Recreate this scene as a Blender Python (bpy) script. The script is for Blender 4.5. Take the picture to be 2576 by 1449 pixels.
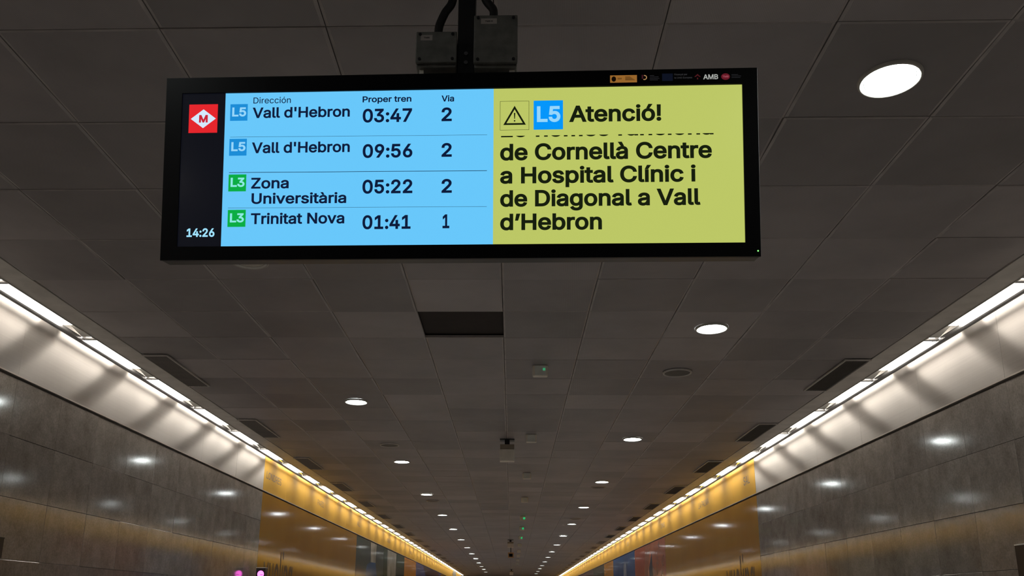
import bpy, bmesh, math, random, os
from mathutils import Matrix, Vector
from mathutils.geometry import delaunay_2d_cdt
sc = bpy.context.scene
for o in list(bpy.data.objects):
    bpy.data.objects.remove(o)
COL = sc.collection
random.seed(5)

# ------------------------------------------------------------------ camera
FLOOR = 0.0
EYE = 1.55                       # camera height
TH, YA, RO = 0.2551, -0.0329, -0.0112
cam = bpy.data.cameras.new('camera')
cam.sensor_width = 36.0
cam.lens = 2128.82 / 2576 * 36.0
cam.shift_x = (1288 - 1221.48) / 2576
cam.shift_y = (969.07 - 724.5) / 2576
cam.clip_start = 0.05
cam.clip_end = 300
camo = bpy.data.objects.new('camera', cam)
ex = Vector((math.cos(YA), -math.sin(YA), 0)); ey = Vector((math.sin(YA), math.cos(YA), 0)); ez = Vector((0, 0, 1))
fwd = ey * math.cos(TH) + ez * math.sin(TH); up0 = -ey * math.sin(TH) + ez * math.cos(TH)
right = ex * math.cos(RO) - up0 * math.sin(RO); up = ex * math.sin(RO) + up0 * math.cos(RO)
m = Matrix((right, up, -fwd)).transposed().to_4x4()
m.translation = Vector((0, 0, EYE))
camo.matrix_world = m
COL.objects.link(camo)
sc.camera = camo

# ------------------------------------------------------------------ world, exposure, light levels
w = bpy.data.worlds.new('world'); sc.world = w; w.use_nodes = True
w.node_tree.nodes['Background'].inputs[0].default_value = (0.0, 0.0, 0.0, 1)
w.node_tree.nodes['Background'].inputs[1].default_value = 0.0
sc.view_settings.view_transform = 'Standard'
sc.view_settings.look = 'None'
sc.view_settings.exposure = 0.0
sc.view_settings.gamma = 1.0
sc.view_settings.use_curve_mapping = False
LINE_POWER = 19.0      # wall light lines (warm white)
SPOT_POWER = 65.0      # round ceiling lights (cool white)

# ------------------------------------------------------------------ measures (metres)
H = EYE + 1.986                  # ceiling
CX = -0.0687                     # middle of the corridor
HW = 3.38                        # half width to the wall face
Y0, Y1 = -5.0, 60.0
T = 0.6                          # ceiling tile
YR = 4.976                       # a cross joint of the ceiling
ADY = 11.6                       # advertising starts here
BAND = EYE + 1.515               # lower edge of the bright band

# ------------------------------------------------------------------ helpers
class MB:
    def __init__(s): s.v = []; s.f = []; s.mi = []
    def add(s, vs, fs, mi=0):
        b = len(s.v); s.v += [tuple(v) for v in vs]
        for f in fs: s.f.append([b + i for i in f]); s.mi.append(mi)
        return s
    def box(s, x0, y0, z0, x1, y1, z1, mi=0):
        x0, x1 = min(x0, x1), max(x0, x1); y0, y1 = min(y0, y1), max(y0, y1); z0, z1 = min(z0, z1), max(z0, z1)
        vs = [(x0,y0,z0),(x1,y0,z0),(x1,y1,z0),(x0,y1,z0),(x0,y0,z1),(x1,y0,z1),(x1,y1,z1),(x0,y1,z1)]
        return s.add(vs, [(0,3,2,1),(4,5,6,7),(0,1,5,4),(1,2,6,5),(2,3,7,6),(3,0,4,7)], mi)
    def lathe(s, prof, n=32, mi=0, cap=False):
        b = len(s.v)
        for r, z in prof:
            for i in range(n):
                a = 2 * math.pi * i / n; s.v.append((r * math.cos(a), r * math.sin(a), z))
        for k in range(len(prof) - 1):
            for i in range(n):
                j = (i + 1) % n
                s.f.append([b+k*n+i, b+k*n+j, b+(k+1)*n+j, b+(k+1)*n+i]); s.mi.append(mi)
        if cap:
            s.f.append([b + (len(prof)-1)*n + i for i in range(n)]); s.mi.append(mi)
        return s
    def tube(s, pts, r, n=12, mi=0):
        b = len(s.v); P = [Vector(p) for p in pts]
        for k, p in enumerate(P):
            t = (P[min(k+1, len(P)-1)] - P[max(k-1, 0)]).normalized()
            a = t.orthogonal().normalized() if k == 0 else (a - t * a.dot(t)).normalized()
            c = t.cross(a)
            for i in range(n):
                q = 2 * math.pi * i / n; s.v.append(tuple(p + a * (r * math.cos(q)) + c * (r * math.sin(q))))
        for k in range(len(P) - 1):
            for i in range(n):
                j = (i + 1) % n
                s.f.append([b+k*n+i, b+k*n+j, b+(k+1)*n+j, b+(k+1)*n+i]); s.mi.append(mi)
        s.f.append([b + i for i in range(n)][::-1]); s.mi.append(mi)
        s.f.append([b + (len(P)-1)*n + i for i in range(n)]); s.mi.append(mi)
        return s
    def mesh(s, name, mats, bevel=0, smooth=False):
        me = bpy.data.meshes.new(name)
        me.from_pydata(s.v, [], s.f)
        for mt in (mats if isinstance(mats, (list, tuple)) else [mats]): me.materials.append(mt)
        me.polygons.foreach_set('material_index', s.mi)
        bm = bmesh.new(); bm.from_mesh(me)
        bmesh.ops.recalc_face_normals(bm, faces=bm.faces)
        if bevel:
            bmesh.ops.bevel(bm, geom=list(bm.edges), offset=bevel, segments=2, affect='EDGES', profile=0.5)
        bm.to_mesh(me); bm.free()
        if smooth:
            me.polygons.foreach_set('use_smooth', [True] * len(me.polygons))
        me.update()
        return me
def link(name, data, parent=None, loc=(0,0,0), rot=None):
    o = bpy.data.objects.new(name, data); COL.objects.link(o)
    o.parent = parent; o.location = loc
    if rot: o.rotation_euler = rot
    return o
def tag(o, label, cat, group=None):
    o['label'] = label; o['category'] = cat
    if group: o['group'] = group
    return o
def thing(name, label, cat, loc=(0,0,0), rot=None, group=None):
    return tag(link(name, None, None, loc, rot), label, cat, group)
def struct(o): o['kind'] = 'structure'; return o
def stuff(o): o['kind'] = 'stuff'; return o
def copy_tree(o, parent=None):
    c = o.copy(); COL.objects.link(c); c.parent = parent
    for ch in list(o.children): copy_tree(ch, c)
    return c
_U = ['first','second','third','fourth','fifth','sixth','seventh','eighth','ninth','tenth','eleventh','twelfth','thirteenth','fourteenth','fifteenth','sixteenth','seventeenth','eighteenth','nineteenth']
ORD = _U + [x for t_, u_ in (('twentieth','twenty'),('thirtieth','thirty'),('fortieth','forty'),('fiftieth','fifty')) for x in [t_] + [u_ + '-' + q for q in _U[:9]]]

# ------------------------------------------------------------------ materials
def nt(name):
    mt = bpy.data.materials.new(name); mt.use_nodes = True
    t = mt.node_tree; return mt, t, t.nodes['Principled BSDF']
def lin(c):
    return tuple(((x/255+0.055)/1.055)**2.4 if x/255 > 0.04045 else x/255/12.92 for x in c)
def N(t, typ, **k):
    n = t.nodes.new(typ)
    for a, b in k.items():
        if a.startswith('i_'):
            key = a[2:]; key = int(key) if key.isdigit() else key.replace('_', ' ')
            n.inputs[key].default_value = b
        else: setattr(n, a, b)
    return n
def plain(name, col, rough=.5, metal=0.0, noise=.12, scale=8.0, spec=.5, bump=0.0, bscale=200):
    mt, t, p = nt(name)
    p.inputs['Roughness'].default_value = rough; p.inputs['Metallic'].default_value = metal
    p.inputs['Specular IOR Level'].default_value = spec
    tc = N(t, 'ShaderNodeTexCoord'); ns = N(t, 'ShaderNodeTexNoise', i_Scale=scale, i_Detail=5.0)
    t.links.new(tc.outputs['Object'], ns.inputs['Vector'])
    r = N(t, 'ShaderNodeValToRGB')
    r.color_ramp.elements[0].position = .3; r.color_ramp.elements[1].position = .7
    r.color_ramp.elements[0].color = tuple(c*(1-noise) for c in col) + (1,)
    r.color_ramp.elements[1].color = tuple(min(1, c*(1+noise)) for c in col) + (1,)
    t.links.new(ns.outputs['Fac'], r.inputs['Fac']); t.links.new(r.outputs['Color'], p.inputs['Base Color'])
    if bump:
        n2 = N(t, 'ShaderNodeTexNoise', i_Scale=bscale); t.links.new(tc.outputs['Object'], n2.inputs['Vector'])
        b = N(t, 'ShaderNodeBump', i_Strength=bump, i_Distance=.002)
        t.links.new(n2.outputs['Fac'], b.inputs['Height']); t.links.new(b.outputs['Normal'], p.inputs['Normal'])
    return mt
def glow(name, col, strength, rough=.3, spec=.5):
    mt, t, p = nt(name)
    p.inputs['Base Color'].default_value = (.02, .02, .02, 1); p.inputs['Roughness'].default_value = rough
    p.inputs['Specular IOR Level'].default_value = spec
    p.inputs['Emission Color'].default_value = tuple(col) + (1,); p.inputs['Emission Strength'].default_value = strength
    return mt

def tile_material():
    mt, t, p = nt('perforated_metal_tile')
    tc = N(t, 'ShaderNodeTexCoord'); oi = N(t, 'ShaderNodeObjectInfo')
    # sag shading put into the colour as tone clouds, one tone per tile, fine perforation rows
    geo = N(t, 'ShaderNodeNewGeometry')
    ns = N(t, 'ShaderNodeTexNoise', i_Scale=1.3, i_Detail=6.0, i_Roughness=.6)
    t.links.new(geo.outputs['Position'], ns.inputs['Vector'])
    m1 = N(t, 'ShaderNodeMapRange', i_1=.3, i_2=.7, i_3=.82, i_4=1.18); t.links.new(ns.outputs['Fac'], m1.inputs[0])
    m2 = N(t, 'ShaderNodeMapRange', i_3=.76, i_4=1.2); t.links.new(oi.outputs['Random'], m2.inputs[0])
    wv = N(t, 'ShaderNodeTexWave', wave_type='BANDS', bands_direction='X', i_Scale=52.0)
    mp = N(t, 'ShaderNodeMapping'); mp.inputs['Rotation'].default_value = (0, 0, math.radians(4))
    t.links.new(geo.outputs['Position'], mp.inputs['Vector']); t.links.new(mp.outputs['Vector'], wv.inputs['Vector'])
    m3 = N(t, 'ShaderNodeMapRange', i_3=.86, i_4=1.12); t.links.new(wv.outputs['Fac'], m3.inputs[0])
    a = N(t, 'ShaderNodeMath', operation='MULTIPLY'); b = N(t, 'ShaderNodeMath', operation='MULTIPLY')
    t.links.new(m1.outputs[0], a.inputs[0]); t.links.new(m2.outputs[0], a.inputs[1])
    t.links.new(a.outputs[0], b.inputs[0]); t.links.new(m3.outputs[0], b.inputs[1])
    c = N(t, 'ShaderNodeVectorMath', operation='SCALE'); c.inputs[0].default_value = (.325, .295, .302)
    t.links.new(b.outputs[0], c.inputs['Scale']); t.links.new(c.outputs[0], p.inputs['Base Color'])
    p.inputs['Roughness'].default_value = .48; p.inputs['Specular IOR Level'].default_value = 1.0
    n2 = N(t, 'ShaderNodeTexNoise', i_Scale=3.0, i_Detail=2.0); t.links.new(geo.outputs['Position'], n2.inputs['Vector'])
    bp = N(t, 'ShaderNodeBump', i_Strength=.35, i_Distance=.01); t.links.new(n2.outputs['Fac'], bp.inputs['Height'])
    t.links.new(bp.outputs['Normal'], p.inputs['Normal'])
    return mt
def marble_material():
    mt, t, p = nt('polished_dark_marble')
    geo = N(t, 'ShaderNodeNewGeometry'); oi = N(t, 'ShaderNodeObjectInfo')
    off = N(t, 'ShaderNodeVectorMath', operation='MULTIPLY'); 
    rr = N(t, 'ShaderNodeCombineXYZ'); 
    k = N(t, 'ShaderNodeMath', operation='MULTIPLY', i_1=17.0); t.links.new(oi.outputs['Random'], k.inputs[0])
    for i in range(3): t.links.new(k.outputs[0], rr.inputs[i])
    ad = N(t, 'ShaderNodeVectorMath', operation='ADD'); t.links.new(geo.outputs['Position'], ad.inputs[0]); t.links.new(rr.outputs[0], ad.inputs[1])
    n1 = N(t, 'ShaderNodeTexNoise', i_Scale=5.0, i_Detail=12.0, i_Roughness=.72)
    n2 = N(t, 'ShaderNodeTexNoise', i_Scale=70.0, i_Detail=4.0, i_Roughness=.7)
    for n in (n1, n2): t.links.new(ad.outputs[0], n.inputs['Vector'])
    r = N(t, 'ShaderNodeValToRGB'); e = r.color_ramp.elements
    e[0].position = .3; e[0].color = (.185, .158, .138, 1); e[1].position = .72; e[1].color = (.34, .305, .285, 1)
    x = r.color_ramp.elements.new(.5); x.color = (.26, .233, .212, 1)
    t.links.new(n1.outputs['Fac'], r.inputs['Fac'])
    mr = N(t, 'ShaderNodeMapRange', i_1=.3, i_2=.7, i_3=.8, i_4=1.2); t.links.new(n2.outputs['Fac'], mr.inputs[0])
    tn = N(t, 'ShaderNodeMapRange', i_3=.88, i_4=1.14); t.links.new(oi.outputs['Random'], tn.inputs[0])
    mm = N(t, 'ShaderNodeMath', operation='MULTIPLY'); t.links.new(mr.outputs[0], mm.inputs[0]); t.links.new(tn.outputs[0], mm.inputs[1])
    sc_ = N(t, 'ShaderNodeVectorMath', operation='SCALE'); t.links.new(r.outputs['Color'], sc_.inputs[0]); t.links.new(mm.outputs[0], sc_.inputs['Scale'])
    # dark veins and pits
    vo = N(t, 'ShaderNodeTexNoise', i_Scale=7.0, i_Detail=8.0, i_Roughness=.75, i_Distortion=2.0); t.links.new(ad.outputs[0], vo.inputs['Vector'])
    vr = N(t, 'ShaderNodeMapRange', i_1=.24, i_2=.31, i_3=.35, i_4=1.0); t.links.new(vo.outputs['Fac'], vr.inputs[0])
    s2 = N(t, 'ShaderNodeVectorMath', operation='SCALE'); t.links.new(sc_.outputs[0], s2.inputs[0]); t.links.new(vr.outputs[0], s2.inputs['Scale'])
    t.links.new(s2.outputs[0], p.inputs['Base Color'])
    rm = N(t, 'ShaderNodeMapRange', i_1=.3, i_2=.7, i_3=.085, i_4=.12); t.links.new(n1.outputs['Fac'], rm.inputs[0])
    t.links.new(rm.outputs[0], p.inputs['Roughness'])
    p.inputs['Specular IOR Level'].default_value = .65
    return mt
def brushed_panel():
    mt, t, p = nt('satin_metal_panel')
    geo = N(t, 'ShaderNodeNewGeometry')
    mp = N(t, 'ShaderNodeMapping'); mp.inputs['Scale'].default_value = (1, .6, 60)
    t.links.new(geo.outputs['Position'], mp.inputs['Vector'])
    n1 = N(t, 'ShaderNodeTexNoise', i_Scale=2.0, i_Detail=6.0); t.links.new(mp.outputs[0], n1.inputs['Vector'])
    n2 = N(t, 'ShaderNodeTexNoise', i_Scale=3.0, i_Detail=6.0); t.links.new(geo.outputs['Position'], n2.inputs['Vector'])
    ad = N(t, 'ShaderNodeMath', operation='ADD'); t.links.new(n1.outputs['Fac'], ad.inputs[0]); t.links.new(n2.outputs['Fac'], ad.inputs[1])
    mr = N(t, 'ShaderNodeMapRange', i_1=.7, i_2=1.3, i_3=.93, i_4=1.05); t.links.new(ad.outputs[0], mr.inputs[0])
    s = N(t, 'ShaderNodeVectorMath', operation='SCALE'); s.inputs[0].default_value = (.37, .347, .335)
    t.links.new(mr.outputs[0], s.inputs['Scale']); t.links.new(s.outputs[0], p.inputs['Base Color'])
    p.inputs['Metallic'].default_value = .6
    p.inputs['Roughness'].default_value = .33
    p.inputs['Anisotropic'].default_value = 1.0
    tg = N(t, 'ShaderNodeCombineXYZ', i_0=0.0, i_1=0.0, i_2=1.0)
    t.links.new(tg.outputs[0], p.inputs['Tangent'])
    return mt
def vinyl(name, col, rough=.09):
    mt = plain(name, col, rough=rough, noise=.05, scale=1.5)
    return mt

M = {}
M['tile'] = tile_material()
M['tile_edge'] = plain('folded_tile_edge', (.42, .385, .38), rough=.4)
M['void'] = plain('dark_ceiling_void', (.012, .009, .008), rough=.9)
M['marble'] = marble_material()
M['joint'] = plain('grey_joint', (.26, .24, .22), rough=.9)
M['panel'] = brushed_panel()
M['trim'] = plain('painted_trim', (.56, .53, .50), rough=.45, spec=.8)
M['rail'] = plain('grey_metal_rail', (.25, .25, .26), rough=.3, metal=.8)
M['white'] = plain('white_reflector', (.72, .70, .66), rough=.4, noise=.03)
M['black_metal'] = plain('black_metal', (.008, .008, .009), rough=.4)
M['line'] = glow('warm_white_diffuser', (1.0, .925, .80), LINE_POWER)
M['spot'] = glow('cool_white_diffuser', (.93, 1.0, .98), SPOT_POWER)
M['spot_off'] = plain('unlit_diffuser', (.62, .58, .52), rough=.4)
M['yellow'] = vinyl('amber_vinyl', (.42, .215, .028))
M['yellow_band'] = plain('amber_band_vinyl', (.60, .345, .038), spec=.25, rough=.6, noise=.06, scale=1.0)
M['ink'] = plain('brown_ink', (.10, .05, .01), rough=.3)
M['vent'] = plain('vent_grille', (.17, .15, .14), rough=.6)
M['grey_steel'] = plain('galvanised_steel', (.20, .20, .185), rough=.42, metal=.5, noise=.2, scale=30)
M['beige'] = plain('beige_enamel', (.85, .79, .70), rough=.5)
M['beige_dark'] = plain('dark_brown_enamel', (.34, .29, .22), rough=.5)  # darker tone for the upper part of the hanging boxes
M['floor'] = plain('speckled_floor_stone', (.43, .42, .415), rough=.35, noise=.2, scale=60)
M['bezel'] = plain('glossy_black_bezel', (.003, .003, .004), rough=.35, spec=.12)
M['screen_off'] = plain('dark_screen_glass', (.008, .009, .013), rough=.12, spec=.4)
M['cable'] = plain('black_conduit', (.006, .006, .006), rough=.55)

# ------------------------------------------------------------------ lettering: outlines taken from the built-in fonts, fattened to weight
FONT = None
try:
    FONT = bpy.data.fonts.load(os.path.join(bpy.utils.system_resource('DATAFILES'), 'fonts', 'Inter.woff2'))
except Exception:
    FONT = None
def outlines(text):
    cu = bpy.data.curves.new('tmp_text', 'FONT'); cu.body = text; cu.fill_mode = 'NONE'; cu.resolution_u = 5
    if FONT: cu.font = FONT
    ob = bpy.data.objects.new('tmp_text', cu); COL.objects.link(ob)
    dg = bpy.context.evaluated_depsgraph_get(); dg.update()
    me = bpy.data.meshes.new_from_object(ob.evaluated_get(dg))
    nxt = {}
    for e in me.edges:
        a, b = e.vertices; nxt.setdefault(a, []).append(b); nxt.setdefault(b, []).append(a)
    co = [Vector((v.co.x, v.co.y)) for v in me.vertices]
    loops = []; seen = set()
    for s in sorted(nxt):
        if s in seen: continue
        lp = [s]; seen.add(s); prev = None; cur = s
        # follow index order so that the winding of the font is kept
        while True:
            c = [q for q in nxt[cur] if q != prev and q not in seen]
            if not c: break
            c.sort(key=lambda q: abs(q - (cur + 1))); n_ = c[0]
            lp.append(n_); seen.add(n_); prev = cur; cur = n_
        pts = []
        for i in lp:
            if not pts or (co[i] - pts[-1]).length > 1e-5: pts.append(co[i])
        if len(pts) > 2 and (pts[0]-pts[-1]).length < 1e-5: pts.pop()
        if len(pts) >= 3: loops.append(pts)
    bpy.data.objects.remove(ob); bpy.data.meshes.remove(me); bpy.data.curves.remove(cu)
    return loops
def area(p): return .5 * sum(p[i].x * p[(i+1) % len(p)].y - p[(i+1) % len(p)].x * p[i].y for i in range(len(p)))
def fatten(p, d, sgn):
    n = len(p); out = []
    for i in range(n):
        e1 = (p[i] - p[i-1]); e2 = (p[(i+1) % n] - p[i])
        if e1.length < 1e-7 or e2.length < 1e-7: out.append(p[i]); continue
        e1.normalize(); e2.normalize()
        n1 = Vector((e1.y, -e1.x)); n2 = Vector((e2.y, -e2.x)); b = n1 + n2
        if b.length < 1e-4: out.append(p[i] + n1 * d * sgn); continue
        b.normalize(); k = min(1 / max(b.dot(n1), .3), 1.8)
        out.append(p[i] + b * (d * k * sgn))
    return out
_cache = {}
def text_shapes(text, d):
    """outlines of a text, every contour pushed outwards by d"""
    key = (text, d)
    if key not in _cache:
        lp = outlines(text)
        lp.sort(key=lambda q: -abs(area(q)))
        main = 1 if area(lp[0]) > 0 else -1
        _cache[key] = [fatten(q, d, main) for q in lp]
    return _cache[key]
def winding(pt, loops):
    w_ = 0
    for l in loops:
        n = len(l)
        for i in range(n):
            a, b = l[i], l[(i+1) % n]
            if a.y <= pt.y:
                if b.y > pt.y and (b.x-a.x)*(pt.y-a.y) - (pt.x-a.x)*(b.y-a.y) > 0: w_ += 1
            elif b.y <= pt.y and (b.x-a.x)*(pt.y-a.y) - (pt.x-a.x)*(b.y-a.y) < 0: w_ -= 1
    return w_
def text_mesh(name, text, x0, x1, base, cap, mat, weight=.012, z=0.0, depth=0.0, keep_below=None, measure=None):
    """lettering scaled so that it runs from x0 to x1 with its capitals 'cap' high; lies in the local XY plane"""
    loops = text_shapes(text, weight)
    allp = [q for l in loops for q in l]
    mx0 = min(q.x for q in allp); mx1 = max(q.x for q in allp)
    hp = [q for l in text_shapes(measure or 'H', weight) for q in l]
    hy0 = min(q.y for q in hp); hy1 = max(q.y for q in hp)
    sx = (x1 - x0) / (mx1 - mx0); sy = cap / (hy1 - hy0)
    # split into glyph clusters along x so that each triangulation stays small
    loops = sorted(loops, key=lambda l: min(q.x for q in l))
    cl = []
    for l in loops:
        a, b = min(q.x for q in l), max(q.x for q in l)
        if cl and a < cl[-1][1]: cl[-1][0].append(l); cl[-1][1] = max(b, cl[-1][1])
        else: cl.append([[l], b])
    mb = MB()
    for ls, _ in cl:
        vs, es = [], []
        for l in ls:
            k = len(vs); vs += [Vector((q.x, q.y)) for q in l]; es += [(k+i, k+(i+1) % len(l)) for i in range(len(l))]
        r = delaunay_2d_cdt(vs, es, [], 0, 1e-6)
        V, F = r[0], r[2]
        keep = []
        for f in F:
            c = Vector((0, 0))
            for i in f: c += V[i]
            if winding(c / len(f), ls) != 0: keep.append(tuple(f))
        mb.add([((q.x - mx0)*sx + x0, (q.y - hy0)*sy + base, z) for q in V], keep)
    me = bpy.data.meshes.new(name); me.from_pydata(mb.v, [], mb.f); me.materials.append(mat)
    bm = bmesh.new(); bm.from_mesh(me)
    bmesh.ops.delete(bm, geom=[v for v in bm.verts if not v.link_faces], context='VERTS')
    if keep_below is not None:
        bmesh.ops.bisect_plane(bm, geom=bm.verts[:] + bm.edges[:] + bm.faces[:], plane_co=(0, keep_below, 0), plane_no=(0, 1, 0), clear_outer=True)
    for f in bm.faces:
        f.normal_update()
        if f.normal.z < 0: f.normal_flip()
    bm.to_mesh(me); bm.free()
    return me

# ================================================================== THE SETTING
struct(link('floor', MB().box(CX-HW-.2, Y0, -.15, CX+HW+.2, Y1, 0).mesh('floor', M['floor'])))
struct(link('wall_back', MB().box(CX-HW-.2, Y0-.2, 0, CX+HW+.2, Y0, H+.3).mesh('wall_back', M['marble'])))
struct(link('wall_front', MB().box(CX-HW-.2, Y1, 0, CX+HW+.2, Y1+.2, H+.3).mesh('wall_front', M['marble'])))

# ---- ceiling: clip-in metal tiles below a dark void
ceil = struct(link('ceiling', MB().box(CX-HW-.2, Y0, H+.16, CX+HW+.2, Y1, H+.30).mesh('ceiling', M['void'])))
def tile_mb(mb, x, y, tilt=0.0, sag=0.0):
    g = .002; gy = .0009; c = .012; c2 = .007; h = .004
    ox0, ox1, oy0, oy1 = -T/2+g, T/2-g, -T/2+gy, T/2-gy
    ix0, ix1, iy0, iy1 = ox0+c, ox1-c, oy0+c2, oy1-c2
    dz = lambda yy: tilt * yy
    P = lambda xx, yy, zz: (x+xx, y+yy, zz + dz(yy))
    vs = [P(ix0,iy0,0),P(ix1,iy0,0),P(ix1,iy1,0),P(ix0,iy1,0), P(ox0,oy0,h),P(ox1,oy0,h),P(ox1,oy1,h),P(ox0,oy1,h),
          P(ox0,oy0,h+.02),P(ox1,oy0,h+.02),P(ox1,oy1,h+.02),P(ox0,oy1,h+.02), P(0,0,-sag)]
    mb.add(vs, [(0,12,1),(1,12,2),(2,12,3),(3,12,0)], 0)
    mb.add(vs, [(0,1,5,4),(1,2,6,5),(2,3,7,6),(3,0,4,7),(4,5,9,8),(5,6,10,9),(6,7,11,10),(7,4,8,11)], 1)
    return mb
variants = [tile_mb(MB(), 0, 0, random.uniform(-.009, .009), random.uniform(0, .006)).mesh('ceiling_tile', [M['tile'], M['tile_edge']]) for _ in range(14)]
variants[0] = tile_mb(MB(), 0, 0, -.02, .004).mesh('ceiling_tile', [M['tile'], M['tile_edge']])
# 300 nearest in view are parts of their own, the rest is joined
n_t = 0
rest = MB()
row0 = int((Y0 - YR) / T) ; row1 = int((Y1 - YR) / T)
for r in range(row0, row1):
    for k in range(-5, 5):
        x = CX + (k + .5) * T; y = YR + (r + .5) * T
        if (r, k) == (1, -1): continue                     # the open tile
        if -5 <= r < 25 and n_t < 300:
            o = link('ceiling_tile', random.choice(variants), ceil, (x, y, H)); n_t += 1
        else:
            q = MB(); tile_mb(q, x, y, random.uniform(-.009, .009), random.uniform(0, .004))
            rest.add([(a, b, c + H) for a, b, c in q.v], q.f, 0)
            for i in range(12): rest.mi[-1-i] = 0
            rest.mi[-8:] = [1] * 8
stuff(link('ceiling_tile_field', rest.mesh('ceiling_tile_field', [M['tile'], M['tile_edge']]), ceil))
# the open bay: dark sheet added to stand in for the dark interior, with light carrier bars at its edges
oy = YR + 1.5 * T; ox = CX - .5 * T
b = link('bay_backing', MB().box(ox-T/2, oy-T/2, H+.03, ox+T/2, oy+T/2, H+.04).mesh('bay_backing', plain('dark_bay_backing', (.035, .026, .023), rough=.8)), ceil)
b['label'] = 'added dark backing for the dark interior of the open bay where a tile is missing'
for dy in (-T/2, T/2):
    link('carrier_bar', MB().box(ox-T/2, oy+dy-.006, H+.001, ox+T/2, oy+dy+.006, H+.02).mesh('carrier_bar', M['tile_edge']), ceil)

# ---- side walls
def slab_mesh(w_, h_):
    mb = MB(); g = .0008; c = .0018; d = .02
    a0, a1, b0, b1 = g, w_-g, g, h_-g
    vs = [(d,a0+c,b0+c),(d,a1-c,b0+c),(d,a1-c,b1-c),(d,a0+c,b1-c),(d-c,a0,b0),(d-c,a1,b0),(d-c,a1,b1),(d-c,a0,b1),(0,a0,b0),(0,a1,b0),(0,a1,b1),(0,a0,b1)]
    mb.add(vs, [(0,1,2,3),(0,4,5,1),(1,5,6,2),(2,6,7,3),(3,7,4,0),(4,8,9,5),(5,9,10,6),(6,10,11,7),(7,11,8,4)])
    return mb
SEAMS = [EYE+1.495, EYE+1.10, EYE+.685, EYE+.27, EYE-.145, EYE-.56, EYE-.975, EYE-1.39, 0.0]
wall_roots = {}
for s, nm in ((-1, 'wall_left'), (1, 'wall_right')):
    X = CX + s * HW
    wr = struct(link(nm, MB().box(X + s*.022, Y0, 0, X + s*.22, Y1, H+.16).mesh(nm, M['joint'])))
    wall_roots[s] = wr
    rot = (0, 0, math.pi) if s > 0 else (0, 0, 0)
    ys = [ADY - .6 * i for i in range(0, 17)]
    for r in range(8):
        z0, z1 = SEAMS[r+1], SEAMS[r]
        full = slab_mesh(.6, z1-z0).mesh('marble_slab', M['marble'])
        for i in range(16):
            ya = ys[i+1]
            jit = random.uniform(-.0012, .0012)
            o = link('marble_slab', full, wr, (X + s*(.02+jit), ya if s < 0 else ya+.6, z0), rot)
            # each slab sits a hair out of true
            o.rotation_euler = (0, random.uniform(-.0007, .0007), rot[2] + random.uniform(-.0007, .0007))
    fld = MB()
    fld.box(X, Y0, 0, X + s*.021, ys[16]-.003, SEAMS[0]); 
    link('marble_field', fld.mesh('marble_field', M['marble']), wr)
    fld = MB(); fld.box(X + s*.002, ADY+.002, 0, X + s*.021, Y1, SEAMS[0]); link('marble_field', fld.mesh('marble_field', M['marble']), wr)
    # bright band of cladding panels under the light line
    pm = MB().box(0, .0008, 0, s*.012, 1.2-.0008, H+.10-BAND-.008).mesh('cladding_panel', M['panel'])
    y = ADY - 1.2
    first = True
    j = 0
    while y > Y0:
        o = link('cladding_panel', pm, wr, (X, y, BAND+.008)); y -= 1.2
        o.rotation_euler = (0, 0, random.uniform(-.0008, .0008))
    # thin bright edge profile and the shadow joint under the band
    struct(link('trim_%d' % (1 if s < 0 else 2), MB().box(X - s*.007, Y0, BAND-.003, X + s*.02, Y1, BAND+.007).mesh('edge_profile', plain('pale_edge_profile', (.55, .5, .46), rough=.35, metal=.4))))
    # smooth border plate between the tiles and the light slot
    e0, e1 = CX + s*3.0, CX + s*3.185
    tr = MB()
    yy = Y0
    tr.box(e0 + s*.003, Y0, H-.002, e1, Y1, H+.012)
    tr.box(e1 - s*.006, Y0, H-.008, e1 + s*.002, Y1, H+.05)
    struct(link('trim_%d' % (3 if s < 0 else 4), tr.mesh('border_plate', M['trim'])))
    # metal rail on the wall side of the slot
    rl = MB().tube([(CX + s*3.303, Y0, H-.012), (CX + s*3.303, Y1, H-.014)], .021, 12)
    rl.box(CX + s*3.287, Y0, H-.012, CX + s*3.292, Y1, H+.012)
    struct(link('trim_%d' % (5 if s < 0 else 6), rl.mesh('slot_rail', M['rail'])))
    # trough above the slot
    tg = MB().box(CX + s*3.185, Y0, H+.105, CX + s*3.39, Y1, H+.115)
    tg.box(CX + s*3.175, Y0, H+.013, CX + s*3.185, Y1, H+.115)
    struct(link('trim_%d' % (7 if s < 0 else 8), tg.mesh('light_trough', M['white'])))

# ================================================================== THE LIGHT LINES
diff = MB(); 
diff.add([(-.048,0,.055),(.048,0,.055),(.048,.87,.055),(-.048,.87,.055),(-.044,0,.012),(.044,0,.012),(.044,.87,.012),(-.044,.87,.012)],
         [(4,5,6,7),(0,4,7,3),(1,2,6,5),(0,1,5,4),(3,7,6,2)])
diff_me = diff.mesh('diffuser', M['line'])
back_me = MB().box(-.05, -.02, .055, .05, .96, .075).mesh('back_housing', M['white'])
end_me = MB().add([(-.048,.872,.055),(.048,.872,.055),(.048,1.15,.008),(-.048,1.15,.008),(-.048,.872,.075),(.048,.872,.075),(.048,1.17,.075),(-.048,1.17,.075)],
                  [(0,1,2,3),(4,7,6,5),(0,4,5,1),(3,2,6,7),(0,3,7,4),(1,5,6,2)]).mesh('end_reflector', M['white'])
brk = MB().box(-.052, -.03, -.004, .058, -.018, .008).box(-.052, -.012, -.004, .058, 0, .008).box(-.052, -.03, .008, .058, 0, .012)
brk_me = brk.mesh('cross_bracket', M['rail'])
sides = {-1: 'left', 1: 'right'}
near = {-1: 'left wall', 1: 'right wall'}
proto = None
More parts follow.
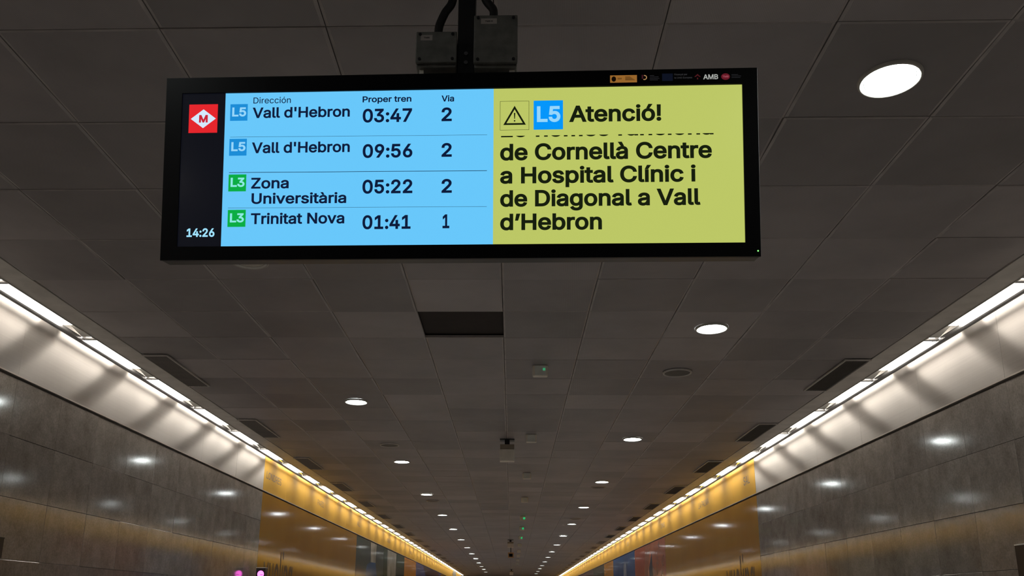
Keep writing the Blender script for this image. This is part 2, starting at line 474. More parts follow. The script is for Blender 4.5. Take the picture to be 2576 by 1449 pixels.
for s in (-1, 1):
    n_in = 0
    i = 0
    y = 6.24 - 1.2 * 8
    while y < Y1 - 1.5:
        if proto is None:
            root = thing('linear_light', 'x', 'light')
            link('diffuser', diff_me, root); link('back_housing', back_me, root); link('end_reflector', end_me, root); link('cross_bracket', brk_me, root)
            proto = root
        else:
            root = copy_tree(proto)
        root.location = (CX + s*3.236, y, H)
        if y < 4.5:
            lab = 'warm linear light of the %s light line, nearer than the edge of the picture' % sides[s]
        elif n_in < 50:
            lab = '%s bright segment from the front in the warm light line along the %s wall' % (ORD[n_in], sides[s]); n_in += 1
        else:
            lab = 'tiny far bright segment of the warm light line along the %s wall' % sides[s]
        tag(root, lab, 'light', 'linear lights along the %s wall' % sides[s])
        y += 1.2

# ================================================================== ROUND CEILING LIGHTS
ring_me = MB().lathe([(.105,-.002),(.1055,-.011),(.110,-.013),(.116,-.009),(.118,0.004)], 40).mesh('trim_ring', plain('satin_ring', (.5,.48,.44), rough=.4), smooth=True)
cone_me = MB().lathe([(.105,-.011),(.093,-.003)], 40).mesh('reflector', M['white'], smooth=True)
inner_me = MB().lathe([(.0935,-.0036),(.0922,-.0042),(.0912,-.0032)], 40).mesh('inner_ring', plain('grey_inner_ring', (.12,.12,.12), rough=.4), smooth=True)
disc_me = MB().lathe([(.0915,-.003),(.04,-.003)], 40, cap=True).mesh('diffuser_disc', M['spot'])
cone_lit = MB().lathe([(.105,-.011),(.0930,-.003)], 40).mesh('reflector', glow('glowing_reflector', (.93, 1.0, .96), 3.0))  # cone glows itself in place of light bounced from the disc
def spot(x, y, lab, grp, lit=True):
    root = thing('downlight', lab, 'light', (x, y, H-.005), None, grp)
    link('trim_ring', ring_me, root)
    link('reflector', cone_lit if lit else cone_me, root); link('inner_ring', inner_me, root)
    if lit: link('diffuser_disc', disc_me, root)
    else:
        link('diffuser_disc', MB().lathe([(.0915,-.003),(.04,-.003)], 40, cap=True).mesh('diffuser_disc', M['spot_off']), root)
    return root
RS = [2.90, 5.92, 10.15] + [13.80 + 3.66*i for i in range(12)]
LS = [8.26 + 3.65*i for i in range(13)]
spot(1.44, -1.0, 'lit round ceiling light behind the camera, right row', 'downlights of the right row')
spot(-1.575, 1.0, 'lit round ceiling light of the left row, nearer than the picture', 'downlights of the left row')
for i, y in enumerate(RS):
    lab = ('large round lit downlight in the top right corner, nearest of all', 'lit round downlight right of centre just below the hanging screen')[i] if i < 2 else ('%s lit downlight from the front in the right row' % ORD[i] if i < 16 else 'tiny far lit downlight at the end of the right row')
    spot(1.445 + .0012*y, y, lab, 'downlights of the right row')
for i, y in enumerate(LS):
    lab = '%s lit downlight from the front in the left row' % ORD[i] if i < 16 else 'tiny far lit downlight at the end of the left row'
    spot(-1.575, y, lab, 'downlights of the left row')
spot(-1.575, 4.66, 'unlit beige round downlight peeking out under the left part of the screen', 'downlights of the left row', lit=False)

# ================================================================== ROUND SPEAKER GRILLES
sp_rim = MB().lathe([(.108,-.004),(.112,-.012),(.122,-.012),(.126,0)], 40).mesh('rim', M['trim'], smooth=True)
sp_gr = MB().lathe([(.110,-.006),(.055,-.009),(.002,-.010)], 40).mesh('grille', plain('grey_speaker_mesh', (.15,.135,.12), rough=.6, bump=.5, bscale=400))
for x, y, lab in ((1.43, 7.13, 'flat round grey speaker grille in the right part of the ceiling'), (-1.57, 10.63, 'flat round speaker grille beyond the first left downlight'),
               (-1.56, 16.62, 'faint round speaker grille beyond the third left downlight'), (1.47, 14.47, 'faint round speaker grille just beyond the fourth right downlight'),
               (1.47, 19.9, 'faint small round speaker grille beyond the fifth right downlight')):
    root = thing('ceiling_speaker', lab, 'speaker', (x, y, H-.005), None, 'round ceiling speakers')
    link('rim', sp_rim, root); link('grille', sp_gr, root)

# ================================================================== AIR VENTS
vf = MB(); L_, W_ = 1.02, .215
vf.box(0, 0, -.012, .012, L_, 0).box(W_-.012, 0, -.012, W_, L_, 0).box(.012, 0, -.012, W_-.012, .012, 0).box(.012, L_-.012, -.012, W_-.012, L_, 0)
vf_me = vf.mesh('frame', M['trim'])
vb_me = MB().box(.012, .012, -.003, W_-.012, L_-.012, -.001).mesh('backing', M['vent'])
slat_me = MB().add([(0,.014,-.010),(.003,.014,-.010),(.010,.014,-.004),(.007,.014,-.004),(0,L_-.014,-.010),(.003,L_-.014,-.010),(.010,L_-.014,-.004),(.007,L_-.014,-.004)],
                   [(0,1,5,4),(1,2,6,5),(2,3,7,6),(3,0,4,7),(0,3,2,1),(4,5,6,7)]).mesh('slat', M['vent'])
for s in (-1, 1):
    pr = None
    for i in range(19):
        y = (6.62 if s < 0 else 6.72) + 2.505*i
        if i < 30: lab = '%s dark slatted air vent from the front beside the %s light line' % (ORD[i], sides[s])
        else: lab = 'tiny far dark air vent beside the %s light line' % sides[s]
        if pr is None:
            pr = thing('air_vent', lab, 'vent', (0,0,0), None, 'air vents beside the %s light line' % sides[s])
            link('frame', vf_me, pr); link('backing', vb_me, pr)
            for q in range(11): link('slat', slat_me, pr, (.016 + q*.0172, 0, 0))
            root = pr
        else:
            root = copy_tree(pr); tag(root, lab, 'vent', 'air vents beside the %s light line' % sides[s])
            if i > 7:
                for ch in list(root.children):
                    if ch.name.startswith('slat'): bpy.data.objects.remove(ch)
        root.location = ((CX - 2.997) if s < 0 else (CX + 2.997 - W_), y, H-.005)

# ================================================================== SMALL EMERGENCY UNITS ALONG THE MIDDLE
green = glow('green_led', lin((40, 200, 120)), .8)
green_dim = glow('dim_green_led', lin((60, 160, 110)), .8)
ub = MB().box(-.065, -.03, -.098, .065, .03, 0).mesh('casing', M['beige'], bevel=.012)
uf = MB().box(-.045, -.034, -.090, .045, -.029, -.008).mesh('lens_cover', plain('milky_lens', (.8, .82, .78), rough=.3))
ul = MB().box(.022, -.038, -.050, .042, -.033, -.030)
for i, (x, y) in enumerate(((.235,6.95),(.225,9.94),(.225,12.93),(.235,15.95),(.245,19.4),(.25,22.0),(.25,25.1),(.25,28.2),(.25,31.3),(.25,34.4),(.25,37.5),(.25,40.6))):
    lab = ['small beige square emergency unit with a green light, nearest on the ceiling', 'small pale box unit on the ceiling left of the beige hanging box, second in line',
           'small pale box unit on the ceiling, third in the middle line', 'small pale box unit on the ceiling, fourth in the middle line'][i] if i < 4 else \
          ('tiny unit with a bright green light, %s of the middle line' % ORD[i] if i < 7 else 'tiny far grey unit, %s of the middle line of the ceiling' % ORD[i])
    if i == 1: lab = 'small pale box unit on the ceiling right above the beige hanging box'
    root = thing('emergency_unit', lab, 'emergency light', (x, y, H), None, 'emergency units along the ceiling middle')
    link('casing', ub, root); link('lens_cover', uf, root)
    if i in (0, 4, 5, 6):
        l_ = link('indicator', (ul if i == 0 else MB().box(.008, -.040, -.075, .050, -.033, -.03)).mesh('indicator', green if i else green_dim), root); l_['label'] = 'green indicator light'

# ================================================================== HANGING BOXES IN THE MIDDLE
def hanging_box(y, lab, z0, z1, w_=.178, x=-.063):
    root = thing('hanging_box', lab, 'box', (x, y, EYE + z1))
    h = z1 - z0
    link('casing', MB().box(-w_/2, 0, -h, w_/2, .12, -.30*h).mesh('casing', M['beige'], bevel=.004), root)
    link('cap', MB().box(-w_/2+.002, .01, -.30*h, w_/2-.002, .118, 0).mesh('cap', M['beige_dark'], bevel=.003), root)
    link('ceiling_plate', MB().box(-.09, .0, H-EYE-z1-.012, .09, .13, H-EYE-z1-.001).mesh('ceiling_plate', M['black_metal'], bevel=.003), root)
    link('hanger', MB().box(-.03, .03, 0, .03, .09, H-EYE-z1-.01).mesh('hanger', M['black_metal'], bevel=.004), root)
hanging_box(10.2, 'beige square box hanging from a black bracket in the middle of the ceiling', 1.712, 1.918)
hanging_box(26.5, 'small distant pale box hanging above the black framed display', 1.754, 1.922, w_=.19, x=-.048)
hanging_box(48.0, 'tiny farthest pale box hanging at the bottom edge of the picture', 1.66, 1.896, w_=.2, x=-.03)
root = thing('hanging_display', 'tiny black faced display in a tan frame hanging in the middle of the corridor', 'display', (-.042, 30.0, EYE+1.72))
link('frame', MB().box(-.10, 0, -.09, .10, .06, .09).mesh('frame', plain('tan_frame', (.55,.33,.16), rough=.5), bevel=.006), root)
link('screen', MB().box(-.062, -.004, -.055, .062, .002, .05).mesh('screen', M['bezel']), root)
link('hanger', MB().box(-.012, .02, .09, .012, .04, H-EYE-1.72-.001).mesh('hanger', M['black_metal']), root)

# ================================================================== ADVERTISING ON BOTH WALLS
def wall_frame(s, y):
    """empty-space transform for flat print on a wall: local x runs along the reading direction, local y is up"""
    X = CX + s * HW
    if s < 0:   # left wall faces +X, text reads along +Y
        return Matrix(((0,0,1,X),(1,0,0,y),(0,1,0,0),(0,0,0,1)))
    return Matrix(((0,0,-1,X),(-1,0,0,y),(0,1,0,0),(0,0,0,1)))
for s in (-1, 1):
    X = CX + s * HW
    root = thing('advertising_band', 'amber vinyl band with city names under the %s light line' % sides[s], 'advertisement', (X, ADY, BAND))
    pm = MB().box(-s*.001, .001, .009, s*.012, 1.2-.001, H+.10-BAND).mesh('band_panel', M['yellow_band'])
    for i in range(int((Y1-ADY)/1.2)):
        link('band_panel', pm, root, (0, i*1.2, 0))
    if s < 0:
        words = [('LONDRES', 11.72, 12.50, 1.70, .10), ('PARÍS', 14.95, 15.45, 1.70, .10), ('AL', 18.9, 19.25, 1.70, .10), ('OEIA', 23.6, 24.2, 1.68, .10), ('ROS', 29.0, 29.6, 1.68, .1)]
    else:
        words = [('SAL', 12.18, 11.86, 1.70, .12), ('LA PALMA', 15.20, 14.40, 1.70, .11), ('DNS', 19.1, 18.65, 1.70, .11), ('LOS', 24.9, 24.5, 1.70, .11)]
    for tx, ya, yb, zb, cp in words:
        me = text_mesh('lettering', tx, 0, abs(yb-ya), 0, cp, M['ink'], weight=.006, depth=0)
        o = link('lettering', me, root)
        o.matrix_parent_inverse = Matrix()
        o.matrix_basis = Matrix.Translation((-X, -ADY, -BAND)) @ wall_frame(s, ya) @ Matrix.Translation((0, EYE+zb, .002))
        o['label'] = 'thin brown lettering'
    def poster(name, lab, ya, yb, mat, extra=()):
        r = tag(link(name, MB().box(-s*.001, .002, .02, s*.0015, yb-ya-.002, SEAMS[0]-.002).mesh(name, mat), None, (X, ya, 0)), lab, 'advertisement')
        for kk, (nm_, pts, mt, lb) in enumerate(extra):      # flat printed shapes: (y, z) outlines in corridor metres
            mb = MB(); n = len(pts)
            q = [(-s*(.0016+.0004*kk), a-ya, EYE+b) for a, b in pts] + [(0, a-ya, EYE+b) for a, b in pts]
            mb.add(q, [tuple(range(n)), tuple(range(2*n-1, n-1, -1))] + [(i, (i+1) % n, n+(i+1) % n, n+i) for i in range(n)])
            e = link(nm_, mb.mesh(nm_, mt), r)
            if lb: e['label'] = lb
        return r
    if s < 0:
        r = poster('advertising_wrap', 'glossy amber vinyl wrap with large brown airline lettering on the left wall', ADY, 18.95, M['yellow'])
        me = text_mesh('lettering', 'vueling', 0, 1.60, 0, .54, M['ink'], weight=.004, measure='x')
        o = link('lettering', me, r); o.matrix_basis = Matrix.Translation((-X, -ADY, 0)) @ wall_frame(s, 11.90) @ Matrix.Translation((0, EYE+.02, .0022))
        teal = plain('dark_teal_print', lin((70, 85, 80)), rough=.10, noise=.5, scale=1.2)
        pale = plain('pale_grey_print', lin((183, 180, 168)), rough=.10, noise=.3, scale=2.0)
        blue = plain('deep_blue_print', lin((48, 103, 158)), rough=.10, noise=.3, scale=3.0)
        red = plain('dull_red_print', lin((164, 61, 46)), rough=.10, noise=.2)
        dgreen = plain('dark_green_print', lin((42, 73, 51)), rough=.10, noise=.4, scale=2.0)
        brown = plain('dark_brown_print', lin((58, 46, 39)), rough=.10, noise=.4, scale=2.0)
        poster('wall_poster', 'dark teal photo poster with a blue figure and red marks on the left wall', 18.95, 27.6, teal, [
            ('print_shape', [(20.9,1.48),(21.8,1.48),(21.7,.9),(21.0,.9)], pale, 'pale pillar'),
            ('print_shape', [(20.5,.92),(20.9,1.0),(21.7,1.02),(22.0,.7),(21.7,.2),(21.2,.1),(20.6,.1),(20.3,.6)], blue, 'blue figure'),
            ('print_shape', [(19.0,.85),(20.1,.8),(20.2,-.4),(19.0,-.4)], brown, None),
            ('print_shape', [(21.3,.1),(21.6,.1),(21.55,-.5),(21.2,-.5)], red, None),
            ('print_shape', [(23.1,1.48),(23.7,1.48),(23.7,-.4),(23.2,-.4)], dgreen, None),
            ('print_shape', [(23.8,1.48),(25.6,1.48),(25.6,-.4),(23.9,-.4)], pale, None),
            ('print_shape', [(24.9,.75),(25.25,.75),(25.2,-.3),(24.8,-.3)], red, None),
            ('print_shape', [(25.7,1.48),(27.5,1.48),(27.5,1.1),(25.7,1.1)], dgreen, None)])
        poster('wall_poster', 'plain orange poster between the teal and the violet posters on the left wall', 27.62, 31.0, plain('orange_print', lin((235, 156, 58)), rough=.10, noise=.1))
        poster('wall_poster', 'blue violet poster far along the left wall', 31.02, 42.0, plain('violet_print', lin((112, 112, 170)), rough=.10, noise=.25, scale=.6), [
            ('print_shape', [(33.5,1.48),(40.5,1.48),(40.5,1.0),(34.5,1.15)], plain('plum_print', lin((85, 54, 63)), rough=.10), None)])
        poster('advertising_wrap', 'far amber vinyl wrap at the end of the left wall', 42.02, Y1-.1, M['yellow'])
    else:
        r = poster('advertising_wrap', 'glossy amber vinyl wrap with large brown airline lettering on the right wall', ADY, 18.7, M['yellow'])
        me = text_mesh('lettering', 'vueling', 0, 1.55, 0, .54, M['ink'], weight=.004, measure='x')
        o = link('lettering', me, r); o.matrix_basis = Matrix.Translation((-X, -ADY, 0)) @ wall_frame(s, 13.47) @ Matrix.Translation((0, EYE+.02, .0022))
        rose = plain('rusty_rose_print', lin((183, 112, 90)), rough=.10, noise=.25, scale=1.0)
        rust = plain('rust_red_print', lin((183, 85, 67)), rough=.10, noise=.25, scale=1.0)
        navy = plain('navy_print', lin((36, 96, 165)), rough=.10, noise=.35, scale=1.5)
        dk = plain('dark_figure_print', lin((46, 61, 87)), rough=.10, noise=.4, scale=3)
        sky = plain('pale_blue_print', lin((146, 158, 183)), rough=.10, noise=.3, scale=3)
        poster('wall_poster', 'rose and rust poster with a dark blue jumping figure on the right wall', 18.72, 23.4, rose, [
            ('print_shape', [(20.55,1.28),(20.75,1.1),(21.0,.92),(20.95,.55),(20.6,.30),(20.3,.15),(20.1,-.1),(19.95,-.1),(20.1,.3),(20.35,.65),(20.5,.9)], dk, 'dark blue jumping figure'),
            ('print_shape', [(20.0,.35),(20.2,.45),(20.6,.1),(20.2,-.3),(19.9,-.2)], sky, None),
            ('print_shape', [(21.6,1.48),(23.3,1.48),(23.3,-.4),(22.2,-.4)], rust, None)])
        poster('wall_poster', 'navy blue poster with pale marks on the right wall', 23.42, 28.4, navy, [
            ('print_shape', [(25.3,1.25),(25.7,1.25),(25.9,.6),(25.7,.1),(25.2,.1),(25.1,.7)], sky, None)])
        poster('wall_poster', 'plain orange poster far along the right wall', 28.42, 31.2, plain('orange_print_right', lin((235, 164, 63)), rough=.10, noise=.1))
        poster('wall_poster', 'dark grey green poster far along the right wall', 31.22, 35.5, plain('grey_green_print', lin((80, 87, 78)), rough=.10, noise=.3, scale=.8))
        poster('wall_poster', 'dull violet brown poster near the far end of the right wall', 35.52, 44.0, plain('violet_brown_print', lin((112, 87, 92)), rough=.10, noise=.3, scale=.5))
        poster('advertising_wrap', 'far amber vinyl wrap at the end of the right wall', 44.02, Y1-.1, M['yellow'])

# small call box with a magenta display, standing off the left marble wall
root = thing('call_box', 'small dark box with a glowing magenta sign beside the left amber wrap', 'sign', (CX-HW, 11.3, EYE))
bx = CX - HW
link('casing', MB().box(-3.366-bx, 0, .16, -3.244-bx, .10, .452).mesh('casing', plain('dark_violet_casing', (.03,.02,.028), rough=.35), bevel=.004), root)
link('lid', MB().box(-3.370-bx, -.004, .452, -3.240-bx, .104, .460).mesh('lid', M['beige']), root)
link('wall_arm', MB().box(0.001, .03, .25, -3.366-bx, .07, .29).mesh('wall_arm', M['black_metal']), root)
dsc = MB()
n = 28; cxx, czz, rr = -3.303-bx, .372, .043
dsc.add([(cxx + rr*math.cos(2*math.pi*i/n), -.002, czz + rr*1.05*math.sin(2*math.pi*i/n)) for i in range(n)], [tuple(range(n))])
e = link('lit_symbol', dsc.mesh('lit_symbol', glow('magenta_glow', (1.0, .12, .75), 4.0)), root); e['label'] = 'glowing magenta disc'
link('symbol_bar', MB().box(cxx-.005, -.006, czz-.012, cxx+.03, -.0025, czz-.004).mesh('symbol_bar', plain('dark_magenta', (.15,.01,.08), rough=.5)), root)

root = thing('projecting_plate', 'tiny grey plate projecting from the wall at the far end of the left light line', 'sign', (CX-HW, 50.0, EYE))
link('plate', MB().box(.03, 0, 1.62, .22, .03, 1.93).mesh('plate', M['grey_steel'], bevel=.003), root)
link('wall_arm', MB().box(.013, .005, 1.72, .03, .025, 1.82).mesh('wall_arm', M['black_metal']), root)

# dark plaques at both picture edges
for s, yb, za, zb, lab in ((-1, 5.68, .275, .415, 'dark brown plaque on the marble at the left picture edge'), (1, 5.72, .20, .43, 'dark brown plaque with a pale upper edge at the right picture edge')):
    X = CX + s*HW
    root = thing('wall_plaque', lab, 'sign', (X, yb, EYE))
    link('board', MB().box(-s*.028, -1.2, za, -s*.001, 0, zb-.012).mesh('board', plain('dark_brown_board', (.018,.007,.003), rough=.4)), root)
    link('edge_profile', MB().box(-s*.030, -1.2, zb-.012, -s*.001, .002, zb-.004).mesh('edge_profile', M['beige'] if s > 0 else M['black_metal']), root)

# ================================================================== THE HANGING SCREEN
SO = Vector((-.982, 2.0741, 1.438 + EYE)); sx_ = Vector((.99978, -.02061, -.00374)).normalized()
sy_ = Vector((.00015, -.17123, .98523)); sy_ = (sy_ - sx_*sy_.dot(sx_)).normalized(); sn = sx_.cross(sy_)
SM = Matrix((sx_, sy_, sn)).transposed().to_4x4(); SM.translation = SO
disp = tag(link('information_display', None), 'wide black hanging screen with blue train times and yellow notice', 'display')
disp.matrix_world = SM
W, HH = 1.6475, .5246
def rect(name, x0, y0, x1, y1, z, mat, parent, depth=.0004, bevel=0):
    return link(name, MB().box(x0, min(y0,y1), z, x1, max(y0,y1), z+depth).mesh(name, mat, bevel=bevel), parent)
link('housing', MB().box(0, -HH, -.060, W, 0, -.0058).mesh('housing', M['black_metal'], bevel=.004), disp)
fr = MB()
fr.box(0, -.0445, -.006, W, 0, 0).box(0, -HH, -.006, W, -.486, 0).box(0, -.486, -.006, .046, -.0445, 0).box(1.6075, -.486, -.006, W, -.0445, 0)
link('bezel', fr.mesh('bezel', M['bezel']), disp)
link('side_edge', MB().box(W, -HH+.004, -.050, W+.0012, -.003, -.001).mesh('side_edge', plain('bright_edge', (.5,.5,.5), rough=.3, metal=.9)), disp)['label'] = 'thin bright metal edge'
side_me = glow('backlit_black', (.003, .0035, .007), 1.0, rough=.15, spec=.15)
sb = rect('side_column', .046, -.486, .1698, -.0445, -.0042, side_me, disp)
blue_m = glow('lit_blue_screen', lin((104, 199, 250)), 1.0, rough=.22, spec=.2)
yel_m = glow('lit_yellow_screen', lin((188, 199, 101)), 1.0, rough=.22, spec=.2)
navy_t = glow('navy_text', lin((5, 22, 56)), 1.0, rough=.5, spec=.1)
black_t = glow('black_text', lin((18, 26, 8)), 1.0, rough=.5, spec=.1)
BP = rect('departures_panel', .1698, -.4855, .9275, -.0455, -.0042, blue_m, disp)
YP = rect('notice_panel', .9275, -.4850, 1.6072, -.0455, -.0042, yel_m, disp)
def put(parent, tx, x0, x1, base, cap, mat, weight=.020, z=-.0036, name='lettering', **k):
    me = text_mesh(name, tx, x0/1000, x1/1000, base/1000, cap/1000, mat, weight=weight, z=z, **k)
    return link(name, me, parent)
put(BP, 'Dirección', 250.1, 356.9, -76.5, 17.5, navy_t, .004)
put(BP, 'Proper tren', 560.5, 697.8, -78.4, 17.4, navy_t)
put(BP, 'Via', 782.2, 817.4, -79.8, 17.5, navy_t)
for tx, a, b, y_, c in (("Vall d'Hebron", 248.6, 525.0, -118.9, 30.6), ("Vall d'Hebron", 249.2, 526.9, -220.4, 31.2), ('Zona', 250.6, 356.9, -321.9, 31.0),
                        ('Universitària', 252.6, 519.7, -365.5, 30.5), ('Trinitat Nova', 252.4, 515.5, -423.1, 31.0)):
    put(BP, tx, a, b, y_, c, navy_t)
for tx, a, b, y_ in (('03:47', 561.6, 700.1, -136.4), ('09:56', 563.4, 702.6, -237.9), ('05:22', 564.4, 703.9, -339.5), ('01:41', 566.3, 700.2, -440.0),
                     ('2', 782.8, 811.4, -136.2), ('2', 783.8, 812.3, -237.8), ('2', 784.8, 813.3, -339.8), ('1', 788.5, 807.4, -439.3)):
    put(BP, tx, a, b, y_, 39.0, navy_t, .022)
for i, (ya, yb, th) in enumerate(((-172.5, -176.5, .8), (-274.4, -277.6, 1.5), (-376.2, -379.0, .8))):
    mb = MB().add([(.1865, ya/1000, -.0036), (.910, yb/1000, -.0036), (.910, (yb-th)/1000, -.0036), (.1865, (ya-th)/1000, -.0036)], [(3,2,1,0)])
    link('rule_line', mb.mesh('rule_line', navy_t), BP)
blue_b = glow('lit_route_blue', lin((22, 140, 214)), 1.0, rough=.3, spec=.1)
green_b = glow('lit_route_green', lin((0, 172, 66)), 1.0, rough=.3, spec=.1)
bright_b = glow('lit_route_bright_blue', lin((0, 150, 250)), 1.0, rough=.3, spec=.1)
lt_b = glow('lit_pale_blue', lin((150, 214, 250)), 1.0, rough=.3, spec=.1)
lt_g = glow('lit_pale_green', lin((140, 232, 226)), 1.0, rough=.3, spec=.1)
def badge(parent, x0, x1, y0, y1, mat, tmat, tx, tx0, tx1, tb, cap, lab):
    me = MB().box(x0/1000, y1/1000, -.0036, x1/1000, y0/1000, -.0033).mesh('route_badge', [mat, tmat])
    t = text_mesh('t', tx, tx0/1000, tx1/1000, tb/1000, cap/1000, tmat, weight=.026, z=-.0029)
    bm = bmesh.new(); bm.from_mesh(me); nf = len(bm.faces); bm.from_mesh(t)
    bm.faces.ensure_lookup_table()
    for f in bm.faces[nf:]: f.material_index = 1
    bm.to_mesh(me); bm.free()
    o = link('route_badge', me, parent); o['label'] = lab; return o
badge(BP, 184.6, 234.3, -77.7, -125.9, blue_b, lt_b, 'L5', 190.4, 230.4, -113.6, 26.3, 'blue square reading L5')
badge(BP, 185.0, 234.6, -178.3, -226.8, blue_b, lt_b, 'L5', 190.8, 231.4, -213.8, 26.1, 'blue square reading L5')
badge(BP, 185.9, 236.1, -280.9, -329.3, green_b, lt_g, 'L3', 192.1, 231.8, -316.5, 26.3, 'green square reading L3')
badge(BP, 186.7, 237.5, -382.0, -430.4, green_b, lt_g, 'L3', 193.3, 232.9, -417.7, 25.7, 'green square reading L3')
badge(YP, 1038.4, 1119.3, -81.7, -164.3, bright_b, lt_b, 'L5', 1047.5, 1112.0, -142.9, 44.9, 'bright blue square reading L5')
for tx, a, b, y_, c in (('Atenció!', 1136.0, 1387.6, -144.0, 46.5), ('de Cornellà Centre', 946.2, 1522.9, -250.3, 47.0), ('a Hospital Clínic i', 946.5, 1478.5, -315.7, 46.4),
                        ('de Diagonal a Vall', 946.8, 1490.4, -380.6, 46.2), ('d’Hebron', 947.1, 1224.3, -446.2, 46.0)):
    put(YP, tx, a, b, y_, c, black_t, .0235)
put(YP, 'L5 només funciona', 948.6, 1528.4, -184.6, 46.5, black_t, .0235, keep_below=-.1808)['label'] = 'lower rim of a scrolled line of text'
# warning sign
wm = MB()
def frame_lines(mb, x0, y0, x1, y1, t, z=-.0036):
    for a in ((x0,y0,x1,y0+t),(x0,y1-t,x1,y1),(x0,y0,x0+t,y1),(x1-t,y0,x1,y1)):
        mb.add([(a[0],a[1],z),(a[2],a[1],z),(a[2],a[3],z),(a[0],a[3],z)], [(0,1,2,3)])
frame_lines(wm, .9453, -.1645, 1.0260, -.0817, .0009)
A, B_, C_ = Vector((.9858,-.0952)), Vector((.9545,-.1497)), Vector((1.0172,-.1497)); G = (A+B_+C_)/3
inn = [G + (q-G)*.72 for q in (A,B_,C_)]
out3 = [A,B_,C_]
for i in range(3):
    j = (i+1) % 3
    wm.add([(out3[i].x,out3[i].y,-.0036),(out3[j].x,out3[j].y,-.0036),(inn[j].x,inn[j].y,-.0036),(inn[i].x,inn[i].y,-.0036)], [(0,1,2,3)])
wm.add([(.9838,-.1155,-.0036),(.9878,-.1155,-.0036),(.9868,-.1325,-.0036),(.9848,-.1325,-.0036)], [(0,1,2,3)])
wm.add([(.9838,-.1400,-.0036),(.9878,-.1400,-.0036),(.9878,-.1362,-.0036),(.9838,-.1362,-.0036)], [(0,1,2,3)])
link('warning_sign', wm.mesh('warning_sign', black_t), YP)['label'] = 'black triangle with exclamation mark in a thin square'
# side column: red emblem and clock
emb = rect('metro_emblem', .0663, -.1593, .1486, -.0767, -.0037, glow('lit_red', lin((228, 32, 40)), 1.0, rough=.3, spec=.1), sb)
link('diamond', MB().add([(.0717,-.1185,-.0032),(.1078,-.1458,-.0032),(.1438,-.1185,-.0032),(.1078,-.0912,-.0032)], [(0,1,2,3)]).mesh('diamond', glow('lit_white', lin((212, 232, 252)), 1.0, rough=.3, spec=.1)), sb)['label'] = 'white diamond'
put(sb, 'M', 95.8, 120.8, -129.7, 22.0, glow('lit_red_letter', lin((200, 30, 50)), 1.0, rough=.3, spec=.1), .035, z=-.0028)
put(sb, '14:26', 71.2, 150.6, -457.9, 24.2, glow('lit_clock', lin((160, 226, 255)), 1.0, rough=.3, spec=.1), .026)['label'] = 'pale blue clock digits'
# printed sponsor marks on the upper bezel, their brightness put in as glow
pr = lambda n_, c, r_=.4: plain(n_, lin(c), rough=r_, noise=0, spec=.2)
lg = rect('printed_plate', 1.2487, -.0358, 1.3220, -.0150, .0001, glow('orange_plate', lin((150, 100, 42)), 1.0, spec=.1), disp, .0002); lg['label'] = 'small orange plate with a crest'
cr = MB(); n = 20
cr.add([(1.2587+.0062*math.cos(2*math.pi*i/n), -.0255+.0075*math.sin(2*math.pi*i/n), .0004) for i in range(n)], [tuple(range(n))])
for k in range(3): cr.add([(1.2690,-.0235-.0015*k,.0004),(1.2805,-.0235-.0015*k,.0004),(1.2805,-.0228-.0015*k,.0004),(1.2690,-.0228-.0015*k,.0004)], [(0,1,2,3)])
for k in range(5): cr.add([(1.2900,-.0205-.0022*k,.0004),(1.3040+.003*k,-.0205-.0022*k,.0004),(1.3040+.003*k,-.0195-.0022*k,.0004),(1.2900,-.0195-.0022*k,.0004)], [(0,1,2,3)])
link('crest_print', cr.mesh('crest_print', pr('dark_brown_ink', (70, 45, 20))), lg)
rg = MB(); 
for i in range(14):
    a0 = math.radians(-120 + i*16); a1 = math.radians(-120 + (i+1)*16)
    r0, r1 = .0045, .0070
    rg.add([(1.3425+r0*math.cos(a0),-.0225+r0*math.sin(a0),.0004),(1.3425+r1*math.cos(a0),-.0225+r1*math.sin(a0),.0004),(1.3425+r1*math.cos(a1),-.0225+r1*math.sin(a1),.0004),(1.3425+r0*math.cos(a1),-.0225+r0*math.sin(a1),.0004)], [(0,1,2,3)])
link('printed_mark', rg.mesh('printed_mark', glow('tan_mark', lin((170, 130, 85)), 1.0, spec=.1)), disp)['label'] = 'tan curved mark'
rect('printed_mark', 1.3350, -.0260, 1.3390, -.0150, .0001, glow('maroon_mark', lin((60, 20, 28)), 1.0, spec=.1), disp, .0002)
fx = MB()
for k in range(4): fx.add([(1.357,-.0180-.0042*k,.0003),(1.357+(.012,.024,.026,.022)[k],-.0180-.0042*k,.0003),(1.357+(.012,.024,.026,.022)[k],-.0166-.0042*k,.0003),(1.357,-.0166-.0042*k,.0003)], [(0,1,2,3)])
for k in range(3): fx.add([(1.5785,-.0195-.0040*k,.0003),(1.5785+(.018,.026,.024)[k],-.0195-.0040*k,.0003),(1.5785+(.018,.026,.024)[k],-.0182-.0040*k,.0003),(1.5785,-.0182-.0040*k,.0003)], [(0,1,2,3)])
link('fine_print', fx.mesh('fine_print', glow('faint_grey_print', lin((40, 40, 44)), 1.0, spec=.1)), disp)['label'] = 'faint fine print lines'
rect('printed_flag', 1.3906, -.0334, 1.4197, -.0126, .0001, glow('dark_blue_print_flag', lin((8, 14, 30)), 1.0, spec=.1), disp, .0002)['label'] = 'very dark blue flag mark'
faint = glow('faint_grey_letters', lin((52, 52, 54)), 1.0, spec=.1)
put(disp, 'Finançat per', 1424, 1459, -18.0, 5.0, faint, .01, z=.0003)
put(disp, 'la Unió Europea', 1424, 1472, -27.2, 5.0, faint, .01, z=.0003)
st = MB(); c0 = Vector((1.4868, -.0225))
